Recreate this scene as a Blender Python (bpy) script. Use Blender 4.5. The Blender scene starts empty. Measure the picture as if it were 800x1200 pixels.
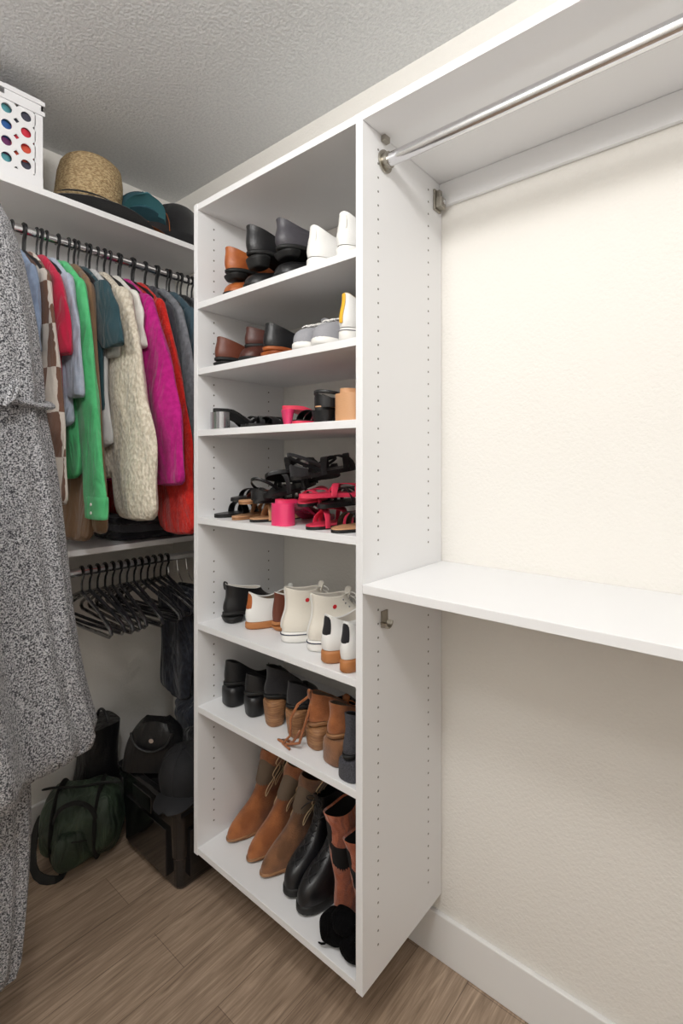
import bpy, math, random
from math import sin, cos, pi, radians, exp
from mathutils import Vector, Matrix
random.seed(7)
S = bpy.context.scene
# ---------------------------------------------------------------- materials
def srgb(c):
    return tuple(((x/255)/12.92 if x/255 <= .04045 else ((x/255+.055)/1.055)**2.4) for x in c)+(1,)
def mat(name, col, rough=.6, bump=0, bscale=200, col2=None, cscale=20, metal=0, coat=0, detail=4, sheen=0, kind='noise', spec=.5, stretch=None, cedge=(.4,.6), wr=0, wscale=14):
    m = bpy.data.materials.new(name); m.use_nodes = True
    nt = m.node_tree; b = nt.nodes['Principled BSDF']
    b.inputs['Base Color'].default_value = srgb(col)
    b.inputs['Roughness'].default_value = rough
    b.inputs['Metallic'].default_value = metal
    b.inputs['Coat Weight'].default_value = coat
    b.inputs['Sheen Weight'].default_value = sheen
    b.inputs['Specular IOR Level'].default_value = spec
    tc = nt.nodes.new('ShaderNodeTexCoord'); mp = nt.nodes.new('ShaderNodeMapping')
    nt.links.new(tc.outputs['Object'], mp.inputs['Vector'])
    if stretch: mp.inputs['Scale'].default_value = stretch
    last = None
    if bump:
        n = nt.nodes.new('ShaderNodeTexNoise'); n.inputs['Scale'].default_value = bscale; n.inputs['Detail'].default_value = detail
        if kind == 'voronoi':
            n = nt.nodes.new('ShaderNodeTexVoronoi'); n.inputs['Scale'].default_value = bscale
        nt.links.new(mp.outputs[0], n.inputs['Vector'])
        bp = nt.nodes.new('ShaderNodeBump'); bp.inputs['Strength'].default_value = bump; bp.inputs['Distance'].default_value = .004
        nt.links.new(n.outputs[0], bp.inputs['Height']); last = bp
    if wr:
        n = nt.nodes.new('ShaderNodeTexNoise'); n.inputs['Scale'].default_value = wscale; n.inputs['Detail'].default_value = 2; n.inputs['Distortion'].default_value = 1.2
        m2 = nt.nodes.new('ShaderNodeMapping'); m2.inputs['Scale'].default_value = (1,1,.35); nt.links.new(tc.outputs['Object'], m2.inputs['Vector'])
        nt.links.new(m2.outputs[0], n.inputs['Vector'])
        bp = nt.nodes.new('ShaderNodeBump'); bp.inputs['Strength'].default_value = wr; bp.inputs['Distance'].default_value = .03
        nt.links.new(n.outputs[0], bp.inputs['Height'])
        if last: nt.links.new(last.outputs[0], bp.inputs['Normal'])
        last = bp
    if last: nt.links.new(last.outputs[0], b.inputs['Normal'])
    if col2:
        n = nt.nodes.new('ShaderNodeTexNoise'); n.inputs['Scale'].default_value = cscale; n.inputs['Detail'].default_value = detail
        nt.links.new(mp.outputs[0], n.inputs['Vector'])
        r = nt.nodes.new('ShaderNodeValToRGB')
        r.color_ramp.elements[0].position = cedge[0]; r.color_ramp.elements[1].position = cedge[1]
        r.color_ramp.elements[0].color = srgb(col); r.color_ramp.elements[1].color = srgb(col2)
        nt.links.new(n.outputs[0], r.inputs[0]); nt.links.new(r.outputs[0], b.inputs['Base Color'])
    return m
M = {}
M['wall'] = mat('wall_paint', (239,236,230), .75, .4, 140, detail=3)
M['ceil'] = mat('ceiling_paint', (218,219,220), .85, 1.0, 110, (226,227,227), 110, detail=3)
M['trim'] = mat('trim_paint', (240,240,239), .45)
M['mel'] = mat('white_melamine', (240,240,241), .42, .03, 600)
M['hole'] = mat('pin_hole_dark', (120,116,110), .8)
M['chrome'] = mat('chrome', (225,225,228), .12, metal=1)
M['nickel'] = mat('brushed_nickel', (170,165,155), .35, metal=1)
def floor_mat():
    m = bpy.data.materials.new('vinyl_plank'); m.use_nodes = True; nt = m.node_tree; b = nt.nodes['Principled BSDF']
    tc = nt.nodes.new('ShaderNodeTexCoord')
    br = nt.nodes.new('ShaderNodeTexBrick'); br.offset = .37; br.inputs['Scale'].default_value = 1
    br.inputs['Brick Width'].default_value = 1.22; br.inputs['Row Height'].default_value = .15
    br.inputs['Mortar Size'].default_value = .0009; br.inputs['Mortar Smooth'].default_value = .5
    br.inputs['Color1'].default_value = srgb((188,166,145)); br.inputs['Color2'].default_value = srgb((150,129,111)); br.inputs['Mortar'].default_value = srgb((112,94,80))
    nt.links.new(tc.outputs['Object'], br.inputs['Vector'])
    def grain(sc, scale, dist, lo, hi, p0, p1):
        mp = nt.nodes.new('ShaderNodeMapping'); mp.inputs['Scale'].default_value = sc
        nt.links.new(tc.outputs['Object'], mp.inputs['Vector'])
        n = nt.nodes.new('ShaderNodeTexNoise'); n.inputs['Scale'].default_value = scale; n.inputs['Detail'].default_value = 9; n.inputs['Distortion'].default_value = dist
        nt.links.new(mp.outputs[0], n.inputs['Vector'])
        r = nt.nodes.new('ShaderNodeValToRGB'); r.color_ramp.elements[0].position = p0; r.color_ramp.elements[1].position = p1
        r.color_ramp.elements[0].color = lo; r.color_ramp.elements[1].color = hi
        nt.links.new(n.outputs[0], r.inputs[0]); return n, r
    n, r = grain((1.4,17,1), 3, 1.4, (.58,.55,.52,1), (1.1,1.09,1.08,1), .3, .66)
    n2, r2 = grain((3,90,1), 3, .5, (.80,.78,.76,1), (1.06,1.06,1.06,1), .35, .6)
    mx = nt.nodes.new('ShaderNodeMix'); mx.data_type = 'RGBA'; mx.blend_type = 'MULTIPLY'; mx.inputs[0].default_value = 1
    nt.links.new(br.outputs['Color'], mx.inputs[6]); nt.links.new(r.outputs[0], mx.inputs[7])
    my = nt.nodes.new('ShaderNodeMix'); my.data_type = 'RGBA'; my.blend_type = 'MULTIPLY'; my.inputs[0].default_value = 1
    nt.links.new(mx.outputs[2], my.inputs[6]); nt.links.new(r2.outputs[0], my.inputs[7])
    nt.links.new(my.outputs[2], b.inputs['Base Color']); b.inputs['Roughness'].default_value = .42
    bp = nt.nodes.new('ShaderNodeBump'); bp.inputs['Strength'].default_value = .15; bp.inputs['Distance'].default_value = .002
    nt.links.new(n.outputs[0], bp.inputs['Height']); nt.links.new(bp.outputs[0], b.inputs['Normal'])
    return m
M['floor'] = floor_mat()
def band_mat(name, c1, c2, sc=(1,1,1)):
    m = mat(name, c1, .9, .6, 500, sheen=.2, wr=.5); nt = m.node_tree; b = nt.nodes['Principled BSDF']
    tc = nt.nodes.new('ShaderNodeTexCoord'); mp = nt.nodes.new('ShaderNodeMapping'); mp.inputs['Scale'].default_value = sc
    nz = nt.nodes.new('ShaderNodeTexNoise'); nz.inputs['Scale'].default_value = 25
    vm = nt.nodes.new('ShaderNodeVectorMath'); vm.operation = 'MULTIPLY_ADD'; vm.inputs[1].default_value = (.012,.012,.012)
    nt.links.new(tc.outputs['Object'], nz.inputs['Vector']); nt.links.new(nz.outputs['Color'], vm.inputs[0]); nt.links.new(tc.outputs['Object'], vm.inputs[2])
    nt.links.new(vm.outputs[0], mp.inputs['Vector'])
    ck = nt.nodes.new('ShaderNodeTexChecker'); ck.inputs['Scale'].default_value = 1
    ck.inputs['Color1'].default_value = srgb(c1); ck.inputs['Color2'].default_value = srgb(c2)
    nt.links.new(mp.outputs[0], ck.inputs['Vector']); nt.links.new(ck.outputs[0], b.inputs['Base Color'])
    return m
def cloth(n, c, c2=None, **k):
    return mat(n, c, .9, k.pop('bump', .3), k.pop('bscale', 500), c2, k.pop('cscale', 60), sheen=.2, spec=.2, wr=k.pop('wr', .7), **k)
M['robe'] = mat('heather_boucle', (56,57,62), .98, 1.0, 280, (198,198,201), 300, detail=5, sheen=.3, spec=.05, cedge=(.40,.61), wr=.6, wscale=9)
M['cream'] = mat('cream_cable_knit', (226,217,200), .95, .9, 110, (200,188,168), 130, kind='voronoi', sheen=.3, spec=.1, stretch=(1,1,.6), wr=.5)
M['straw'] = mat('woven_straw', (206,182,140), .8, .9, 120, (160,132,94), 110, kind='voronoi', stretch=(1,1,2.2))
# ---------------------------------------------------------------- mesh builder
class MB:
    def __init__(s): s.v=[]; s.f=[]; s.fm=[]; s.mats=[]; s.T=None
    def mi(s, m):
        if m not in s.mats: s.mats.append(m)
        return s.mats.index(m)
    def av(s, p):
        p = Vector(p)
        if s.T is not None: p = s.T @ p
        s.v.append(p); return len(s.v)-1
    def face(s, idx, k): s.f.append(idx); s.fm.append(k)
    def loft(s, rings, m, cap0=True, cap1=True):
        k = s.mi(m); n = len(rings[0]); I = [[s.av(p) for p in r] for r in rings]
        for a, b in zip(I, I[1:]):
            for i in range(n):
                j = (i+1) % n; s.face((a[i], a[j], b[j], b[i]), k)
        if cap0: s.face(tuple(reversed(I[0])), k)
        if cap1: s.face(tuple(I[-1]), k)
    def box(s, lo, hi, m):
        x0,y0,z0 = lo; x1,y1,z1 = hi
        s.loft([[(x0,y0,z0),(x1,y0,z0),(x1,y1,z0),(x0,y1,z0)],[(x0,y0,z1),(x1,y0,z1),(x1,y1,z1),(x0,y1,z1)]], m)
    def tube(s, path, r, m, n=8, flat=1.0, closed=False):
        P = [Vector(p) for p in path]; N = len(P); rs = r if isinstance(r, (list, tuple)) else [r]*N
        rings = []; up = None
        for i in range(N):
            if closed: t = P[(i+1)%N]-P[i-1]
            else: t = P[min(i+1,N-1)]-P[max(i-1,0)]
            if t.length < 1e-9: t = Vector((0,0,1))
            t.normalize()
            if up is None:
                up = Vector((0,0,1)) if abs(t.z) < .9 else Vector((1,0,0))
            a = up - t*up.dot(t)
            if a.length < 1e-6: a = Vector((1,0,0)) - t*t.x
            a.normalize(); up = a; b = t.cross(a)
            rings.append([P[i] + a*(cos(2*pi*j/n)*rs[i]*flat) + b*(sin(2*pi*j/n)*rs[i]) for j in range(n)])
        if closed: rings.append(rings[0])
        s.loft(rings, m, not closed, not closed)
    def strap(s, path, wdir, w, th, m):
        P = [Vector(p) for p in path]; N = len(P); rings = []
        for i in range(N):
            t = (P[min(i+1,N-1)]-P[max(i-1,0)]).normalized(); wd = Vector(wdir); wd = (wd-t*wd.dot(t)).normalized(); nn = t.cross(wd)
            rings.append([P[i]+wd*w+nn*th*.3, P[i]+wd*w*.8+nn*th, P[i]-wd*w*.8+nn*th, P[i]-wd*w+nn*th*.3, P[i]-wd*w-nn*th*.3, P[i]-wd*w*.8-nn*th, P[i]+wd*w*.8-nn*th, P[i]+wd*w-nn*th*.3])
        s.loft(rings, m)
    def lathe(s, prof, m, n=40, c=(0,0,0), sx=1, sy=1, fn=None):
        rings = []
        for r, z in prof:
            ring = []
            for j in range(n):
                a = 2*pi*j/n; p = Vector((c[0]+r*sx*cos(a), c[1]+r*sy*sin(a), c[2]+z))
                if fn: p = fn(p, a, r)
                ring.append(p)
            rings.append(ring)
        s.loft(rings, m)
    def blob(s, c, r, m, n=20, k=12, amp=.1, seed=0, sq=.8, zf=0):
        rd = random.Random(seed); ph = [rd.uniform(0,6) for _ in range(6)]
        rings = []
        for i in range(k+1):
            t = -pi/2 + pi*i/k; t = max(-pi/2+.03, min(pi/2-.03, t)); ring = []
            for j in range(n):
                a = 2*pi*j/n
                w = 1+amp*(sin(3*a+ph[0]+2*t)+.6*sin(5*a+ph[1]-3*t)+.5*sin(2*t*3+ph[2]))
                cx = math.copysign(abs(cos(t))**sq, cos(t))
                x = r[0]*cx*w*math.copysign(abs(cos(a))**sq, cos(a)); y = r[1]*cx*w*math.copysign(abs(sin(a))**sq, sin(a))
                z = r[2]*math.copysign(abs(sin(t))**sq, sin(t))*(1+amp*.6*sin(2*a+ph[3]))
                z = c[2]+z
                if zf is not None and z < zf: z = zf
                ring.append((c[0]+x, c[1]+y, z))
            rings.append(ring)
        s.loft(rings, m)
    def obj(s, name, loc=(0,0,0), rot=(0,0,0), parent=None, smooth=True, bevel=0, sub=0, angle=40):
        me = bpy.data.meshes.new(name); me.from_pydata([tuple(p) for p in s.v], [], s.f)
        for m in s.mats: me.materials.append(m)
        for p, k in zip(me.polygons, s.fm): p.material_index = k; p.use_smooth = smooth
        me.update()
        if smooth:
            try: me.set_sharp_from_angle(angle=radians(angle))
            except Exception: pass
        o = bpy.data.objects.new(name, me); S.collection.objects.link(o)
        o.location = loc; o.rotation_euler = rot
        if parent: o.parent = parent
        if bevel:
            b = o.modifiers.new('bevel', 'BEVEL'); b.width = bevel; b.segments = 2; b.limit_method = 'ANGLE'
        if sub:
            b = o.modifiers.new('sub', 'SUBSURF'); b.levels = sub; b.render_levels = sub
        return o
def empty(name, loc=(0,0,0), parent=None):
    o = bpy.data.objects.new(name, None); S.collection.objects.link(o); o.location = loc; o.empty_display_size = .05
    if parent: o.parent = parent
    return o
def onebox(name, lo, hi, m, parent=None, bevel=0):
    b = MB(); b.box(lo, hi, m); return b.obj(name, smooth=False, parent=parent, bevel=bevel)
# ---------------------------------------------------------------- room
XR, YF, XL, YB, H = 1.24, 2.02, -1.15, -1.0, 2.50
onebox('floor', (XL-.1,YB-.1,-.08), (XR+.1,YF+.1,0), M['floor'])
onebox('ceiling', (XL-.1,YB-.1,H), (XR+.1,YF+.1,H+.1), M['ceil'])
onebox('wall_right', (XR,YB-.1,0), (XR+.1,YF+.1,H), M['wall'])
onebox('wall_far', (XL-.1,YF,0), (XR,YF+.1,H), M['wall'])
onebox('wall_left', (XL-.1,YB-.1,0), (XL,YF,H), M['wall'])
onebox('wall_back', (XL,YB-.1,0), (XR,YB,H), M['wall'])
onebox('baseboard_right', (XR-.014,YB,0), (XR,YF,.125), M['trim'], bevel=.003)
onebox('baseboard_far', (XL,YF-.014,0), (XR-.014,YF,.125), M['trim'], bevel=.003)
onebox('baseboard_left', (XL,YB,0), (XL+.014,YF-.014,.125), M['trim'], bevel=.003)
# ---------------------------------------------------------------- shelf tower
XFr = .885; Y0, Y1 = .685, 1.329; PT = .019
ZB, ZT = .175, 2.132
tower = empty('closet_shelf_tower', (0,0,0))
onebox('side_panel_1', (XFr,Y0,ZB), (XR-.001,Y0+PT,ZT), M['mel'], tower, .0012)
onebox('side_panel_2', (XFr,Y1-PT,ZB), (XR-.001,Y1,ZT), M['mel'], tower, .0012)
shelfz = [.188,.614,.863,1.181,1.443,1.627,1.825,2.1225]
for i, z in enumerate(shelfz):
    onebox('shelf_%d' % (i+1), (XFr+.001,Y0+PT,z-.0095), (XR-.001,Y1-PT,z+.0095), M['mel'], tower, .001)
hb = MB()
def hole(x, y, z, ny):
    hb.loft([[(x+.0027*cos(a*pi/4), y, z+.0027*sin(a*pi/4)) for a in range(8)],
             [(x+.0027*cos(a*pi/4), y+ny*.0003, z+.0027*sin(a*pi/4)) for a in range(8)]], M['hole'])
z = .25
while z < 2.09:
    if abs(z-1.09) > .03:
        for x in (.944, 1.168):
            hole(x, Y0, z, -1)
            if min(abs(z-s) for s in shelfz) > .016:
                hole(x, Y0+PT, z, 1); hole(x, Y1-PT, z, -1)
    z += .032
hb.obj('pin_holes', parent=tower, smooth=False)
YE = -.55
top = empty('upper_closet_shelf')
onebox('board', (XFr,YE,2.1125), (XR-.001,Y0-.0005,2.132), M['mel'], top, .0012)
onebox('wall_cleat', (XR-.013,YE,2.05), (XR-.001,Y0-.0005,2.1120), M['mel'], top, .001)
low = empty('lower_closet_shelf')
onebox('board', (XFr,YE,1.067), (XR-.001,Y0-.0005,1.0865), M['mel'], low, .0012)
onebox('closet_end_panel', (XFr,YE-PT-.0005,ZB), (XR-.001,YE-.0005,ZT), M['mel'], None, .0012)
def rod(name, p0, p1, r=.0135, parent=None):
    root = empty(name, parent=parent)
    b = MB(); b.tube([p0,p1], r, M['chrome'], 24, 1.15); b.obj('rod', parent=root, angle=60)
    for k,(p,q) in enumerate(((p0,p1),(p1,p0))):
        d = (Vector(q)-Vector(p)).normalized(); c = MB(); P = Vector(p)
        c.tube([P, P+d*.004], r*1.9, M['nickel'], 20); c.tube([P+d*.004, P+d*.016], r*1.35, M['nickel'], 20)
        c.obj('rod_cup_%d' % (k+1), parent=root)
    return root
rod('closet_rod', (.968,Y0-.001,2.056), (.968,YE+.001,2.056), parent=top)
c = MB(); bx = Vector((.966,Y0-.0005,.992))
c.box((.954,Y0-.004,.975), (.978,Y0-.0005,1.012), M['nickel'])
pts = [(bx.x+.013*cos(a), bx.y-.012, bx.z-.004+.013*sin(a)) for a in [pi+ i*pi/8 for i in range(9)]]
for yy in (-.004,-.009,-.014):
    c.tube([(p[0], Y0+yy, p[2]) for p in pts], .0035, M['nickel'], 8)
c.obj('rod_bracket', parent=tower)
c = MB()
c.box((1.192,Y0-.006,2.03), (1.226,Y0-.0005,2.085), M['nickel'])
c.box((1.196,Y0-.022,2.036), (1.222,Y0-.006,2.062), M['nickel'])
c.box((1.2,Y0-.016,2.062), (1.214,Y0-.006,2.082), M['nickel'])
c.tube([(1.209,Y0-.022,2.049),(1.209,Y0-.027,2.049)], .006, M['chrome'], 12)
c.obj('wall_rail_bracket', smooth=False, bevel=.001, parent=tower)
c = MB(); c.box((.955,Y0-.012,2.098),(.975,Y0-.0005,2.112), M['nickel']); c.obj('shelf_clip', smooth=False, bevel=.001, parent=tower)
# ---------------------------------------------------------------- far wall shelves
fs = empty('hanging_shelf_upper')
onebox('board', (XL+.001,1.66,2.155), (XR-.001,YF-.001,2.175), M['mel'], fs, .0012)
onebox('wall_cleat', (XL+.001,YF-.015,2.09), (XR-.001,YF-.001,2.1545), M['mel'], fs)
fs2 = empty('hanging_shelf_lower')
onebox('board', (.66,1.66,1.06), (XR-.001,YF-.001,1.079), M['mel'], fs2, .0012)
onebox('wall_cleat', (.66,YF-.015,1.0), (XR-.001,YF-.001,1.0595), M['mel'], fs2)
b = MB()
b.loft([[(.66,YF-.015,.78),(.675,YF-.015,.78),(.675,YF-.001,.78),(.66,YF-.001,.78)],[(.66,1.70,1.0),(.675,1.70,1.0),(.675,YF-.001,1.0),(.66,YF-.001,1.0)],[(.66,1.70,1.0595),(.675,1.70,1.0595),(.675,YF-.001,1.0595),(.66,YF-.001,1.0595)]], M['mel'])
b.obj('support_bracket', parent=fs2, smooth=False)
rod('upper_hanging_rod', (XL+.001,1.75,2.07), (XR-.001,1.75,2.07), .012, fs)
rod('lower_hanging_rod', (.676,1.75,.99), (XR-.001,1.75,.99), .012, fs2)
# ---------------------------------------------------------------- hangers
blackpl = mat('black_plastic', (34,34,38), .16, coat=1)
blackvel = mat('black_hanger_velvet', (26,26,29), .5, coat=.2)
def hanger_parts(b, X, zr, m, yc=1.75, w=.205, tilt=0, r=.0042, hr=.0028):
    hk = [(X, yc+.018*cos(a), zr+.018*sin(a)) for a in [radians(-30 + i*24) for i in range(9)]]
    hk += [(X, yc-.014, zr-.012),(X, yc-.004, zr-.026),(X, yc, zr-.04),(X, yc, zr-.07)]
    b.tube(hk, hr, m, 6)
    z0 = zr-.07
    pts = [(X, yc, z0+.004),(X+tilt*.3, yc-w*.3, z0-.018),(X+tilt*.7, yc-w*.7, z0-.052),(X+tilt, yc-w*.96, z0-.082),(X+tilt, yc-w, z0-.098),(X+tilt, yc-w*.94, z0-.108),
           (X, yc, z0-.112),(X-tilt, yc+w*.94, z0-.108),(X-tilt, yc+w, z0-.098),(X-tilt, yc+w*.96, z0-.082),(X-tilt*.7, yc+w*.7, z0-.052),(X-tilt*.3, yc+w*.3, z0-.018)]
    b.tube(pts, r, m, 8, closed=True)
for i in range(13):
    b = MB(); x = .735+i*.026
    hanger_parts(b, x, .99, blackpl, tilt=random.uniform(-.01,.04), w=.205+random.uniform(-.015,.02), r=.0062, hr=.0038)
    b.obj('clothes_hanger', (0,0,0))
# ---------------------------------------------------------------- garments
def garment(name, X, m, zn=1.995, zs=1.925, hem=1.35, hw=.17, th=.014, slv=1.4, sw=.045, cuff=None, seed=0, yo=0, knit=False, short=False, collar=None, flare=.02, drift=0, slx=0, out=.03, buttons=None, sth=None, hemth=None, bulge=0):
    rd = random.Random(seed); ph = [rd.uniform(0,6.28) for _ in range(8)]
    b = MB(); yc = 1.75+yo; n = 56
    rings = []
    zs_list = [(zn,.045,.6),(zn-.01,.07,.8),(zs+.02,.12,.9),(zs-.005,hw*.92,1.),(zs-.04,hw,1.)]
    K = 12
    for i in range(1, K+1):
        t = i/K; zs_list.append((zs-.04-(zs-.04-hem)*t, hw*(1-.05*sin(pi*t))+flare*t, 1+ (hemth or .35)*t))
    for (z, hy, tf) in zs_list:
        ring = []; g = max(0,(zs-z))/.6
        for j in range(n):
            a = 2*pi*j/n
            y = hy*math.copysign(abs(cos(a))**.75, cos(a)); xx = th*tf*math.copysign(abs(sin(a))**.7, sin(a))
            fold = (.45*sin(y*42+ph[0]+z*2)+.35*sin(y*83+ph[1]+z*4))*th*min(1,g*1.6)
            ring.append((X+xx+fold+drift*g, yc+y+.008*g*sin(z*9+ph[2]), z+.006*sin(y*20+ph[3])*(1 if z < hem+.05 else 0)))
        rings.append(ring)
    b.loft(rings, m)
    if collar:
        for sgn in (-1,1):
            b.loft([[ (X+sgn*.004, yc-.05, zn+.012),(X+sgn*.004, yc+.045, zn+.012),(X+sgn*.010, yc+.045, zn+.012),(X+sgn*.010, yc-.05, zn+.012)],
                    [ (X+sgn*(th+.004), yc-.125, zn-.065),(X+sgn*(th+.004), yc+.07, zn-.04),(X+sgn*(th+.009), yc+.07, zn-.04),(X+sgn*(th+.009), yc-.125, zn-.065)]], collar)
    for sgn in (-1, 1):
        if slv is None: break
        rings = []; zt = zs-.008; K = 16; slx2 = sth or th*1.15; o_ = out if sgn < 0 else min(out,.03)
        for i in range(K+1):
            t = i/K; z = zt-(zt-slv)*t
            yy = yc+sgn*(hw-.035+o_*(t**.8)+.006*sin(t*5+ph[4]))
            ry = sw*(.66+.34*min(1,t*2.2))*(1-(.18 if not knit else -.05)*t+.05*sin(t*17+ph[5])); rx = slx2*(1-.12*t+.12*sin(t*13+ph[6]))
            if knit and t > .5: ry *= 1+bulge*sin((t-.5)/.5*pi)
            if t > .94 and not short: ry *= .86
            ring = []
            for j in range(32):
                a = 2*pi*j/32
                w = 1+(.10*sin(3*a+ph[7]+t*7)+.09*sin(5*a+ph[3]-t*11)+.06*sin(8*a+t*16))*min(1,t*3)
                ring.append((X+slx*t+rx*w*sin(a), yy+ry*(1+(w-1)*.4)*cos(a), z+.004*sin(a*2)))
            rings.append(ring)
        b.loft(rings, m)
        if cuff:
            z = slv; yy = yc+sgn*(hw-.035+o_)
            b.loft([[(X+slx+slx2*1.1*sin(2*pi*j/24), yy+sw*.9*cos(2*pi*j/24), zz) for j in range(24)] for zz in (z+.06, z+.055, z-.004, z-.008)], cuff)
            if buttons:
                for q in (0,.024):
                    b.tube([(X+slx-slx2*1.1-.003, yy-.01, z+.012+q),(X+slx-slx2*1.1+.004, yy-.01, z+.012+q)], .0055, buttons, 10)
    hanger_parts(b, X, 2.07, blackvel, w=hw*.85, yc=1.75, hr=.0035)
    return b.obj(name, sub=1, angle=60)
col = lambda n, c, c2=None, **k: cloth(n, c, c2, **k)
white_btn = mat('button', (235,232,225), .3)
G = [
 ('maroon_tshirt', .495, col('maroon_jersey',(120,28,52)), dict(hem=1.45, slv=1.74, sw=.06, short=True, out=.03)),
 ('slate_blue_shirt', .53, col('slate_blue_cotton',(132,148,174),(142,158,184)), dict(hem=1.4, slv=1.66, sw=.06, short=True, out=.05)),
 ('checkered_sweater', .566, band_mat('brown_cream_check',(120,84,66),(218,208,198),(30,11,8)), dict(hem=1.28, slv=1.235, sw=.07, knit=True, out=.11, th=.014)),
 ('crimson_top', .598, col('crimson_cotton',(200,36,72)), dict(hem=1.5, slv=1.66, sw=.055, short=True, out=.08)),
 ('pale_blue_shirt', .626, col('pale_blue_cotton',(184,192,208),(172,182,200)), dict(hem=1.45, slv=1.54, sw=.062, short=True, out=.09)),
 ('green_button_shirt', .66, col('green_cotton',(98,202,136),(84,190,122),cscale=15), dict(hem=1.3, slv=1.20, sw=.070, out=.14, cuff=True, th=.016)),
 ('brown_longline_cardigan', .692, col('brown_knit',(132,104,80)), dict(hem=1.10, slv=1.14, sw=.05, out=.09)),
 ('dark_teal_polo', .722, col('dark_teal_pique',(44,72,80)), dict(hem=1.5, slv=1.70, sw=.085, short=True, out=.12)),
 ('grey_tshirt', .748, col('light_grey_jersey',(200,200,200)), dict(hem=1.4, slv=1.68, sw=.05, short=True, out=.06)),
 ('cream_cable_sweater', .785, M['cream'], dict(hem=1.3, slv=1.175, sw=.108, knit=True, th=.02, out=.14, sth=.032, bulge=.2)),
 ('white_tshirt', .828, col('white_jersey',(230,227,220)), dict(hem=1.4, slv=1.72, sw=.06, short=True, out=.07)),
 ('magenta_sweater', .866, col('magenta_knit',(190,32,130),(174,22,118)), dict(hem=1.35, slv=1.28, sw=.10, knit=True, out=.18, th=.018, sth=.026, bulge=.1)),
 ('red_sweater', .915, col('red_fluffy_knit',(210,46,36),(192,34,28),bump=.8,bscale=160), dict(hem=1.2, slv=1.12, sw=.10, knit=True, th=.018, out=.16, bulge=.1)),
 ('charcoal_jacket', .96, col('charcoal_wool',(70,70,78)), dict(hem=1.25, slv=1.25, sw=.055, out=.10)),
 ('grey_sweatshirt', 1.0, col('grey_fleece',(136,138,144),(120,122,128)), dict(hem=1.22, slv=1.2, sw=.06, knit=True, out=.15)),
 ('slate_teal_blouse', 1.045, col('slate_teal',(70,92,104)), dict(hem=1.25, slv=1.24, sw=.06, out=.14)),
 ('black_dress', 1.09, col('black_crepe',(30,30,34)), dict(hem=1.15, slv=1.5, sw=.05, out=.1)),
 ('grey_cardigan', 1.135, col('mid_grey_wool',(104,106,112)), dict(hem=1.15, slv=1.2, sw=.055, out=.1)),
 ('navy_coat', 1.18, col('navy_wool',(32,36,50)), dict(hem=1.15, slv=1.2, sw=.055, out=.06)),
]
for k,(nm,x,m,d) in enumerate(G):
    d = dict(d)
    if d.get('cuff') is True: d['cuff'] = m; d['buttons'] = white_btn
    garment(nm, x, m, seed=k*3+1, collar=(m if nm in ('slate_blue_shirt','pale_blue_shirt','green_button_shirt','dark_teal_polo') else None), **d)
for i in range(14):
    b = MB(); hanger_parts(b, .512+i*.0495, 2.07, blackvel, w=.15, r=.006, hr=.004); b.obj('velvet_hanger')
# robe
robe = MB()
cx = [(2.02,.20,.05,.03),(2.0,.20,.14,.06),(1.97,.20,.19,.08),(1.88,.205,.225,.085),(1.80,.21,.238,.09),(1.65,.215,.260,.095),(1.52,.215,.270,.085),(1.47,.215,.270,.08),(1.40,.22,.282,.095),(1.23,.23,.292,.105),(1.05,.24,.298,.11),(.89,.25,.306,.115),(.74,.26,.326,.12),(.63,.27,.342,.125),(.58,.27,.335,.12)]
def robering(z, c, rx, ry, n=96, hemf=0, A=1, yc=1.38):
    ring = []; g = max(0,(1.9-z))
    for j in range(n):
        a = 2*pi*j/n
        f = 1+A*(.06*sin(9*a+.7+z*.8)+.045*sin(15*a+2+z*1.7)+.03*sin(23*a+z*2.5))*min(1,g*1.3)
        x = c+rx*math.copysign(abs(cos(a))**.8,cos(a))*(1+(f-1)*.35)
        y = yc+ry*math.copysign(abs(sin(a))**.8,sin(a))*(1+(f-1)*2.8)
        ring.append((x,y,z+hemf*(cos(a))*.06*(1 if cos(a)>0 else 0)))
    return ring
robe.loft([robering(z,c,rx,ry,hemf=max(0,(.75-z)/.2)) for z,c,rx,ry in cx], M['robe'])
robe.loft([robering(z,.24,rx,ry,A=1.2) for z,rx,ry in ((.8,.2,.08),(.55,.215,.085),(.35,.21,.08),(.17,.195,.075),(.15,.185,.07))], M['robe'])
robe.tube([( .215+.282*cos(a), 1.38+.105*sin(a), 1.50+.01*sin(3*a)) for a in [2*pi*i/48 for i in range(48)]], .018, M['robe'], 8, .5, True)
robe.tube([(.36,1.27,1.50),(.37,1.262,1.46),(.385,1.27,1.53),(.40,1.275,1.56),(.395,1.27,1.50),(.37,1.262,1.48)], .011, M['robe'], 8, .6)
robe.tube([(.33,1.275,1.50),(.345,1.262,1.4),(.34,1.255,1.2),(.35,1.25,1.0)], .014, M['robe'], 8, .5)
robe.tube([(.20,1.38,2.02),(.20,1.38,2.10),(.20,1.40,2.125),(.20,1.42,2.12)], .003, M['chrome'], 8)
robe.obj('grey_bathrobe', sub=1, angle=80)
c = MB(); c.tube([(.20,1.66,2.10),(.20,1.36,2.10)], .006, M['chrome'], 12); c.box((.185,1.66,2.085),(.215,1.70,2.1545), M['chrome']); c.obj('valet_rod', parent=fs)
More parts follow.
